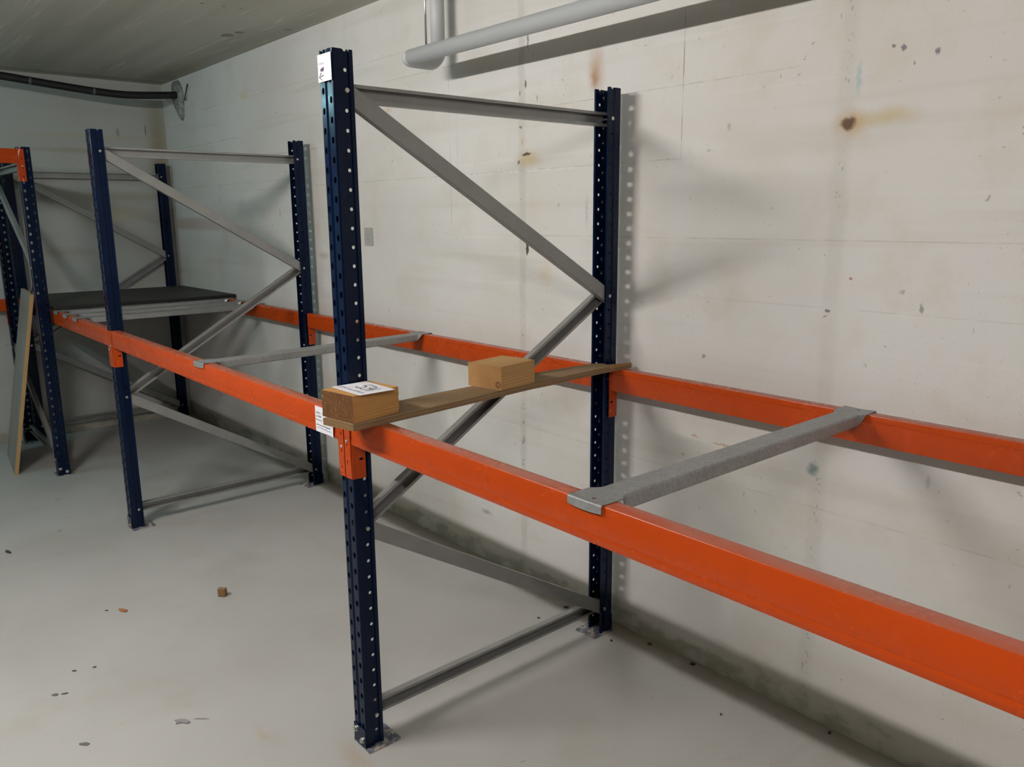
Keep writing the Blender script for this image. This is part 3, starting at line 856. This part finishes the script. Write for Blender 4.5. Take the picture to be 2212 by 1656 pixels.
# plank
PZ = ZB
left = [(.072, -1.246), (.052, -1.10), (.037, -.99), (.024, -.85), (.019, -.72), (.002, -.55), (-.006, -.43), (-.003, -.30), (.002, -.20), (.008, -.135), (.030, -.122), (.047, -.118), (.052, -.075), (.058, -.040)]
right = [(.187, -1.221), (.175, -1.10), (.165, -.98), (.152, -.85), (.139, -.75), (.128, -.64), (.118, -.54), (.114, -.45), (.108, -.39), (.100, -.28), (.091, -.17), (.090, -.13), (.089, -.10), (.087, -.032)]
bm = bmesh.new()
cx, cy = .09, -.64
TH = .0195
rows = []
for i, (l, r) in enumerate(zip(left, right)):
    jl, jr = random.uniform(-.0015, .0015), random.uniform(-.0015, .0015)
    tz = TH if i < 11 else TH - .002 * (i - 10)
    rows.append([bm.verts.new((l[0] + jl - cx, l[1] - cy, 0)), bm.verts.new((l[0] + jl - .001 - cx, l[1] - cy, tz - .0015)), bm.verts.new((l[0] + jl + .002 - cx, l[1] - cy, tz)),
                 bm.verts.new((r[0] + jr - .003 - cx, r[1] - cy, tz + random.uniform(-.0008, .0008))), bm.verts.new((r[0] + jr - cx, r[1] - cy, tz - .003)), bm.verts.new((r[0] + jr - .001 - cx, r[1] - cy, 0))])
for ra, rb in zip(rows, rows[1:]):
    for k in range(6):
        bm.faces.new((ra[k], ra[(k + 1) % 6], rb[(k + 1) % 6], rb[k]))
bm.faces.new(rows[0][::-1]); bm.faces.new(rows[-1])
pt = thing('plank', 'weathered wooden plank laid across the beams beside the near frame', 'plank', (cx, cy, PZ))
bm_obj('board', bm, 'plank', pt)
# splintered end: slivers torn along the right edge and the tip
for k in range(9):
    s = random.random()
    x0 = .060 + .028 * s; y0 = -.17 + .05 * random.random(); z0 = .004 + .012 * random.random()
    bm = bmesh.new()
    Lk = .10 + .05 * random.random()
    wk = .004 + .004 * random.random()
    vs = [bm.verts.new(v) for v in ((x0 - cx - wk, y0 - cy, z0), (x0 - cx + wk, y0 - cy, z0), (x0 - cx + wk, y0 - cy, z0 + .006), (x0 - cx - wk, y0 - cy, z0 + .005),
                                    (x0 - cx - wk * .3 - .004, min(y0 + Lk, -.022) - cy, z0 + .001), (x0 - cx + wk * .3 - .003, min(y0 + Lk, -.02) - cy, z0 + .001), (x0 - cx + wk * .2 - .003, min(y0 + Lk, -.024) - cy, z0 + .004))]
    for q in ((0, 1, 2, 3), (0, 4, 5, 1), (1, 5, 6, 2), (2, 6, 3), (3, 6, 4, 0), (4, 6, 5)):
        bm.faces.new([vs[i] for i in q])
    tag(bm_obj('splinter', bm, 'splinter', pt), 'torn wood fibre')

def block(name, label, mat, c, rz, sx, sy, h, jag):
    bm = bmesh.new()
    n = 22
    prof = []
    # outline in xz with saw-roughened vertical edges, extruded along y
    for i in range(n + 1):
        prof.append((sx / 2 + random.uniform(-jag, jag), -h / 2 + h * i / n))
    for i in range(n + 1):
        prof.append((-sx / 2 + random.uniform(-jag, jag), h / 2 - h * i / n))
    front = [bm.verts.new((p[0], -sy / 2 + random.uniform(0, jag * 1.5), p[1])) for p in prof]
    f2 = [bm.verts.new((math.copysign(sx / 2, p[0]), -sy / 2 + .004, p[1])) for p in prof]
    b2 = [bm.verts.new((math.copysign(sx / 2, p[0]), sy / 2 - .004, p[1])) for p in prof]
    back = [bm.verts.new((p[0], sy / 2 + random.uniform(-jag * 1.5, 0), p[1])) for p in prof]
    N = len(prof)
    for A, B in ((front, f2), (f2, b2), (b2, back)):
        for i in range(N):
            bm.faces.new((A[i], A[(i + 1) % N], B[(i + 1) % N], B[i]))
    bm.faces.new(front[::-1]); bm.faces.new(back)
    o = bm_obj(name, bm, mat, None, loc=(c[0], c[1], PZ + TH + h / 2 + .0006), rot=(0, 0, rz))
    return tag(o, label, 'wood block', 'wooden blocks on the plank')
B1 = ((.108, -1.152), math.radians(9), .130, .156, .0715)
B2 = ((.0585, -.6175), math.radians(9.5), .135, .164, .0725)
block('wood_block', 'wooden block with dark sawn end and numbered note on top', 'wood_near', *B1, .0011)
block('wood_block', 'paler wooden block farther along the plank, with a knot and nothing on top', 'wood_far', *B2, .0005)

# ------------------------------------------------------------------ papers and writing
def text_mesh(s, size, mat, name, shear=0.0, bold=0.0):
    c = bpy.data.curves.new(name, 'FONT')
    c.body = s
    c.size = size
    c.shear = shear
    c.offset = bold
    c.resolution_u = 2
    tmp = bpy.data.objects.new('tmp', c)
    COL.objects.link(tmp)
    dg = bpy.context.evaluated_depsgraph_get()
    me = bpy.data.meshes.new_from_object(tmp.evaluated_get(dg))
    bpy.data.objects.remove(tmp)
    me.name = name
    me.materials.clear()
    me.materials.append(M[mat])
    return me

def ribbon(bm, pts, wd, z=0.0):
    """pen stroke: flat ribbon in local xy"""
    pts = [Vector((p[0], p[1], 0)) for p in pts]
    L, R = [], []
    for i, p in enumerate(pts):
        d = (pts[min(i + 1, len(pts) - 1)] - pts[max(i - 1, 0)]).normalized()
        nn = Vector((-d.y, d.x, 0)) * wd / 2
        L.append(bm.verts.new((p.x + nn.x, p.y + nn.y, z))); R.append(bm.verts.new((p.x - nn.x, p.y - nn.y, z)))
    for i in range(len(pts) - 1):
        bm.faces.new((L[i], R[i], R[i + 1], L[i + 1]))

def sheet(bm, w_, h_, curl, nx=10, ny=8, th=.0003):
    def grid(dz):
        return [[bm.verts.new((w_ * (i / nx - .5), h_ * (j / ny - .5), curl(i / nx, j / ny) + dz)) for i in range(nx + 1)] for j in range(ny + 1)]
    g, b = grid(th), grid(0)
    for j in range(ny):
        for i in range(nx):
            bm.faces.new((g[j][i], g[j][i + 1], g[j + 1][i + 1], g[j + 1][i]))
            bm.faces.new((b[j][i], b[j + 1][i], b[j + 1][i + 1], b[j][i + 1]))
    for i in range(nx):
        bm.faces.new((b[0][i], b[0][i + 1], g[0][i + 1], g[0][i]))
        bm.faces.new((g[ny][i], g[ny][i + 1], b[ny][i + 1], b[ny][i]))
    for j in range(ny):
        bm.faces.new((g[j][0], g[j + 1][0], b[j + 1][0], b[j][0]))
        bm.faces.new((b[j][nx], b[j + 1][nx], g[j + 1][nx], g[j][nx]))

def scribble_line(bm, x0, x1, y, hgt, seed, z):
    """a line of print too small to read: word-like runs of tiny marks"""
    rnd = random.Random(seed)
    x = x0
    while x < x1:
        n = rnd.randint(3, 8)
        for _ in range(n):
            wd = hgt * rnd.uniform(.28, .5)
            hh = hgt * rnd.choice((.62, .62, .7, 1.0))
            if x + wd > x1: break
            ribbon(bm, [(x, y), (x + wd * .2, y + hh)], hgt * .22, z)
            ribbon(bm, [(x, y + hh * .5), (x + wd, y + hh * .55)], hgt * .2, z)
            x += wd * 1.25
        x += hgt * .5

# note on the near block: 148 x 105 mm, long edge along x
nt = thing('paper_note', 'white paper note with handwritten number 534 on the wooden block', 'paper', (.121, -1.150, PZ + TH + B1[4] + .0013))
nt.rotation_euler = (0, 0, math.radians(0.5))
bm = bmesh.new()
sheet(bm, .146, .108, lambda i, j: .0004 + .003 * max(0, .25 - i) ** 1.2 + .002 * max(0, i - .8))
bm_obj('sheet', bm, 'paper', nt)
bm = bmesh.new()
zt = .0022
def arc(cx_, cy_, r, a0, a1, n=10, sq=1.0):
    return [(cx_ + r * math.cos(math.radians(a0 + (a1 - a0) * k / n)), cy_ + r * sq * math.sin(math.radians(a0 + (a1 - a0) * k / n))) for k in range(n + 1)]
ribbon(bm, [(-.004, .034), (-.022, .034), (-.025, .016)] + arc(-.017, .004, .0135, 125, -140, 12), .0030, zt)
bm_obj('handwritten_five', bm, 'ink', nt)
bm = bmesh.new()
ribbon(bm, arc(.010, .022, .0105, 150, -80, 10) , .0030, zt)
ribbon(bm, arc(.010, .000, .0125, 80, -150, 10), .0030, zt)
bm_obj('handwritten_three', bm, 'ink', nt)
bm = bmesh.new()
ribbon(bm, [(.030, .024), (.025, .004), (.044, .006)], .0030, zt)
ribbon(bm, [(.040, .030), (.036, -.016)], .0030, zt)
bm_obj('handwritten_four', bm, 'ink', nt)
bm = bmesh.new()
scribble_line(bm, -.064, -.02, -.036, .0062, 3, zt + .0005)
scribble_line(bm, -.018, .060, -.036, .0062, 4, zt - .0006)
bm_obj('printed_heading', bm, 'ink', nt)
for a_, b_, c_, d_, e_ in ((-.064, -.030, -.044, 5, .0005), (.012, .058, -.030, 6, -.0006)):
    bm = bmesh.new()
    scribble_line(bm, a_, b_, c_, .0030, d_, zt + e_)
    bm_obj('small_print', bm, 'ink_grey', nt)

# label on the beam, upright on its front face
lb = thing('paper_label', 'white printed paper label stuck on the orange beam, partly behind the block', 'paper', (-.1105, yfo - .0009, 1.0005))
lb.rotation_euler = (math.pi / 2, 0, math.radians(0.0))
bm = bmesh.new()
sheet(bm, .107, .077, lambda i, j: .0022 + .0008 * math.sin(i * 7) * (1 - j) + .002 * max(0, i - .9) * 5 * (1 - j))
bm_obj('sheet', bm, 'paper', lb)
zl = .0034
for s, x, y, sz, bold in (('Lotte n', -.0465, .0175, .0095, .0), ('p. Kjelle', -.0465, .0065, .0095, .0)):
    me_obj('printed_line', text_mesh(s, sz, 'ink', 'printed_line', 0, bold), lb, (x, y, zl))
bm = bmesh.new(); scribble_line(bm, -.0465, -.010, -.0035, .0042, 11, zl)
bm_obj('printed_line', bm, 'ink', lb)
bm = bmesh.new(); scribble_line(bm, -.0465, .034, -.0185, .0045, 12, zl)
bm_obj('printed_line', bm, 'ink', lb)
bm = bmesh.new(); scribble_line(bm, -.0465, .042, -.0265, .0034, 13, zl)
bm_obj('printed_line', bm, 'ink_grey', lb)

# sign at the top of the near upright
sg = thing('paper_sign', 'small white paper sign with an arrow at the top of the near upright', 'sign', (.0000, yfo - .0006, 1.9555))
sg.rotation_euler = (math.pi / 2, 0, 0)
bm = bmesh.new()
sheet(bm, .0690, .067, lambda i, j: .0010 + .0012 * max(0, .06 - i) * 8)
bm_obj('sheet', bm, 'paper', sg)
zs = .0022
me_obj('printed_word', text_mesh('OVERALL', .0082, 'ink_grey', 'printed_word'), sg, (-.0340, .0085, zs))
bm = bmesh.new()
f = bm.faces.new([bm.verts.new(v) for v in ((-.0225, -.002, zs), (-.003, .002, zs), (-.005, -.008, zs), (-.0185, -.0085, zs))])
bm_obj('dark_mark', bm, 'ink_red', sg)
bm = bmesh.new()
ribbon(bm, [(-.018, -.0105), (-.029, -.0215), (-.0135, -.0295)], .0021, zs)
ribbon(bm, [(-.029, -.0215), (-.005, -.0180)], .0018, zs)
bm_obj('arrow', bm, 'ink', sg)

# grey tag on the wall
tg = thing('wall_tag', 'small grey tag with faded marks on the long wall', 'tag', (-1.745, -.0035, 1.482))
tg.rotation_euler = (math.pi / 2, 0, 0)
bm = bmesh.new()
o_ = []
for cx_, cy_, a0 in ((.034, .040, 0), (-.032, .040, 90), (-.034, -.040, 180), (.036, -.040, 270)):
    for k in range(4):
        aa = math.radians(a0 + 30 * k)
        o_.append((cx_ + .006 * math.cos(aa), cy_ + .006 * math.sin(aa)))
add_extrude(bm, o_, (0, 0, -.003), (0, 0, .001), (1, 0, 0), (0, 1, 0))
bm_obj('plate', bm, 'tag', tg)
bm = bmesh.new()
zz = .0016
ribbon(bm, [(-.004, .024), (.0, .018), (.001, .006), (-.004, .002)], .004, zz)
ribbon(bm, arc(-.022, .012, .0015, 0, 360), .003, zz); ribbon(bm, arc(.012, .012, .0015, 0, 360), .003, zz)
ribbon(bm, [(-.018, -.012), (-.008, -.016), (.010, -.012)], .005, zz)
ribbon(bm, [(.015, -.020), (.014, -.030), (-.006, -.033)], .003, zz)
bm_obj('faded_marks', bm, 'ink_grey', tg)

# ------------------------------------------------------------------ pipes
PR = .030
px, py, pz, ry = -.980, -.250, 2.217, -.080
pp = thing('pipe', 'pale grey pipe along the top of the long wall, turning up at its end', 'pipe', (0, 0, 0))
def fillet(c, d0, d1, r, n=10):
    """corner c, coming along d0, leaving along d1"""
    c, d0, d1 = Vector(c), Vector(d0), Vector(d1)
    ctr = c - d0 * r + d1 * r
    return [ctr + (-d1 * math.cos(k * math.pi / 2 / n) + d0 * math.sin(k * math.pi / 2 / n)) * r for k in range(n + 1)]
e1 = fillet((px, py, pz), (-1, 0, 0), (0, 1, 0), .046)
e2 = fillet((px, ry, pz), (0, 1, 0), (0, 0, 1), .052)
bm = bmesh.new(); add_tube(bm, [(XR - .01, py, pz), (px + .046, py, pz)], PR, 28)
bm_obj('pipe_run', bm, 'pipe', pp, True)
bm = bmesh.new(); add_tube(bm, e1 + e2, PR + .0006, 28)
bm_obj('double_elbow', bm, 'pipe', pp, True)
bm = bmesh.new(); add_tube(bm, [e2[-1], (px, ry, CEIL)], PR, 28)
bm_obj('riser', bm, 'pipe', pp, True)
hr = thing('pipe_hanger', 'thin threaded rod holding the pale pipe near its elbow', 'pipe hanger', (-.825, py, pz))
bm = bmesh.new(); add_cyl(bm, (0, 0, PR), (0, 0, CEIL - pz), .0042, 10)
bm_obj('rod', bm, 'rod', hr, True)
# black hose along the end wall
hp = thing('black_hose', 'thick black hose under the ceiling along the end wall', 'hose', (0, 0, 0))
hx = -4.33
ctrl = [(-5.5, 2.545), (-3.6, 2.545), (-2.4, 2.55), (-1.6, 2.530), (-1.135, 2.496), (-.98, 2.482), (-.763, 2.463), (-.581, 2.449), (-.384, 2.443), (-.169, 2.457), (.02, 2.477)]
path = []
for i in range(len(ctrl) - 1):
    p0, p1, p2, p3 = ctrl[max(i - 1, 0)], ctrl[i], ctrl[i + 1], ctrl[min(i + 2, len(ctrl) - 1)]
    for k in range(6):
        s = k / 6
        q = [0.5 * ((2 * p1[j]) + (-p0[j] + p2[j]) * s + (2 * p0[j] - 5 * p1[j] + 4 * p2[j] - p3[j]) * s * s + (-p0[j] + 3 * p1[j] - 3 * p2[j] + p3[j]) * s ** 3) for j in (0, 1)]
        path.append((hx, q[0], q[1]))
path.append((hx, *ctrl[-1]))
bm = bmesh.new(); add_tube(bm, path, .0255, 16)
bm_obj('hose_body', bm, 'hose', hp, True)
for yb, zb in ((-.968, 2.481), (-.585, 2.449)):
    bm = bmesh.new(); add_tube(bm, [(hx, yb - .009, zb + .0008), (hx, yb + .009, zb - .0008)], .0268, 16)
    bm_obj('tape_band', bm, 'band', hp, True)
# cement filling where the hose enters the wall
bm = bmesh.new()
outl = [(-4.46, 2.585), (-4.34, 2.585), (-4.27, 2.53), (-4.245, 2.46), (-4.255, 2.39), (-4.275, 2.31), (-4.31, 2.285), (-4.36, 2.30), (-4.40, 2.36), (-4.46, 2.41), (-4.47, 2.50)]
c0 = bm.verts.new((-4.35, -.030, 2.45))
ring = [bm.verts.new((q[0], .002, q[1])) for q in outl]
mid = [bm.verts.new((-4.35 + (q[0] + 4.35) * .72, -.022 + random.uniform(-.006, .006), 2.45 + (q[1] - 2.45) * .75)) for q in outl]
for i in range(len(outl)):
    j = (i + 1) % len(outl)
    bm.faces.new((ring[i], ring[j], mid[j], mid[i])); bm.faces.new((mid[i], mid[j], c0))
tag(bm_obj('cement_patch', bm, 'cement', None, True), 'rough grey cement patch where the black hose enters the wall', 'cement patch')
bm = bmesh.new()
add_tube(bm, [(-4.235, .0, 2.43), (-4.20, -.015, 2.425), (-4.17, -.02, 2.45), (-4.155, -.012, 2.50), (-4.15, -.004, 2.53)], .004, 8)
tag(bm_obj('wire_end', bm, 'hose', None, True), 'short black wire curling out beside the cement patch', 'wire')

# ------------------------------------------------------------------ litter on the floor
def chip_obj(name, label, cat, mat, loc, sx, sy, h, rz, n=7, group=None, jag=.3, curl=0.0):
    rnd = random.Random(int(abs(loc[0] * 977 + loc[1] * 331)))
    bm = bmesh.new()
    pts = []
    for k in range(n):
        a_ = k * 2 * math.pi / n
        r_ = 1 + rnd.uniform(-jag, jag)
        pts.append((sx / 2 * math.cos(a_) * r_, sy / 2 * math.sin(a_) * r_))
    lo = [bm.verts.new((p[0], p[1], .0003 + curl * abs(p[0]) / sx * 2)) for p in pts]
    hi = [bm.verts.new((p[0] * .85, p[1] * .85, h * rnd.uniform(.7, 1.1) + curl * abs(p[0]) / sx * 2)) for p in pts]
    for i in range(n):
        bm.faces.new((lo[i], lo[(i + 1) % n], hi[(i + 1) % n], hi[i]))
    bm.faces.new(lo[::-1]); bm.faces.new(hi)
    o = bm_obj(name, bm, mat, None, loc=(loc[0], loc[1], 0), rot=(0, 0, rz))
    return tag(o, label, cat, group)

bm = bmesh.new()
add_box(bm, -.0165, .0165, -.010, .010, .0003, .036, .0015)
o = bm_obj('wood_chip', bm, 'plank', None, loc=(-1.262, -1.083, 0), rot=(0, 0, .75))
tag(o, 'small rectangular brown wood chip on the open floor', 'wood chip')
chip_obj('dry_leaf', 'dry orange-brown leaf scrap on the floor', 'leaf', 'leaf', (-1.40, -1.442), .045, .020, .004, .55, 6, None, .25, .004)
chip_obj('twig', 'dark curled stem end lying at the left edge of the floor', 'debris', 'twig', (-2.42, -1.690), .055, .016, .006, .25)
g = 'dark flakes on the floor'
chip_obj('dark_flake', 'larger dark flake of the pair near the lower left', 'debris', 'flake', (-.92, -1.792), .026, .015, .003, .7, 7, g)
chip_obj('dark_flake', 'smaller dark flake of the pair near the lower left', 'debris', 'twig', (-.905, -1.766), .020, .006, .003, 1.1, 6, g)
chip_obj('dark_flake', 'oval grey-brown flake lowest on the floor at left', 'debris', 'flake', (-.566, -1.785), .032, .016, .003, .7, 8, g)
chip_obj('dark_flake', 'tiny dark flake left of another on the middle floor', 'debris', 'twig', (-1.04, -1.707), .018, .007, .003, .9, 6, g)
chip_obj('dark_flake', 'tiny dark flake right of another on the middle floor', 'debris', 'twig', (-1.019, -1.646), .020, .008, .003, 1.1, 6, g)
chip_obj('dark_flake', 'tiny brown crumb just left of the dry leaf', 'debris', 'twig', (-1.451, -1.494), .022, .006, .003, .7, 6, g)
chip_obj('grey_lint', 'grey tuft of lint on the lower floor', 'debris', 'lint', (-.478, -1.520), .045, .022, .006, .8, 9, None, .5)
chip_obj('grey_lint', 'thin grey tail of lint beside the larger tuft', 'debris', 'lint', (-.455, -1.468), .045, .006, .003, .85, 6)
g = 'crumbs along the wall'
for lab, c, s_ in (('brown crumb under the near frame diagonal by the wall', (-.213, -.062), .022), ('dark crumb beside the wall-side foot plate', (.092, -.118), .014),
                   ('crumb on the floor by the wall, just right of the near frame', (.205, -.03), .022), ('crumb at the wall foot below the near cross bar', (.395, -.022), .026),
                   ('single dark crumb on the open floor at lower right', (.637, -.196), .010), ('dark crumb at the wall foot farthest right', (.915, -.024), .018),
                   ('lone crumb under the near frame beside the low brace', (-.22, -.205), .010)):
    chip_obj('crumb', lab, 'debris', 'twig', c, s_, s_ * .7, .005, random.uniform(0, 3), 6, g)
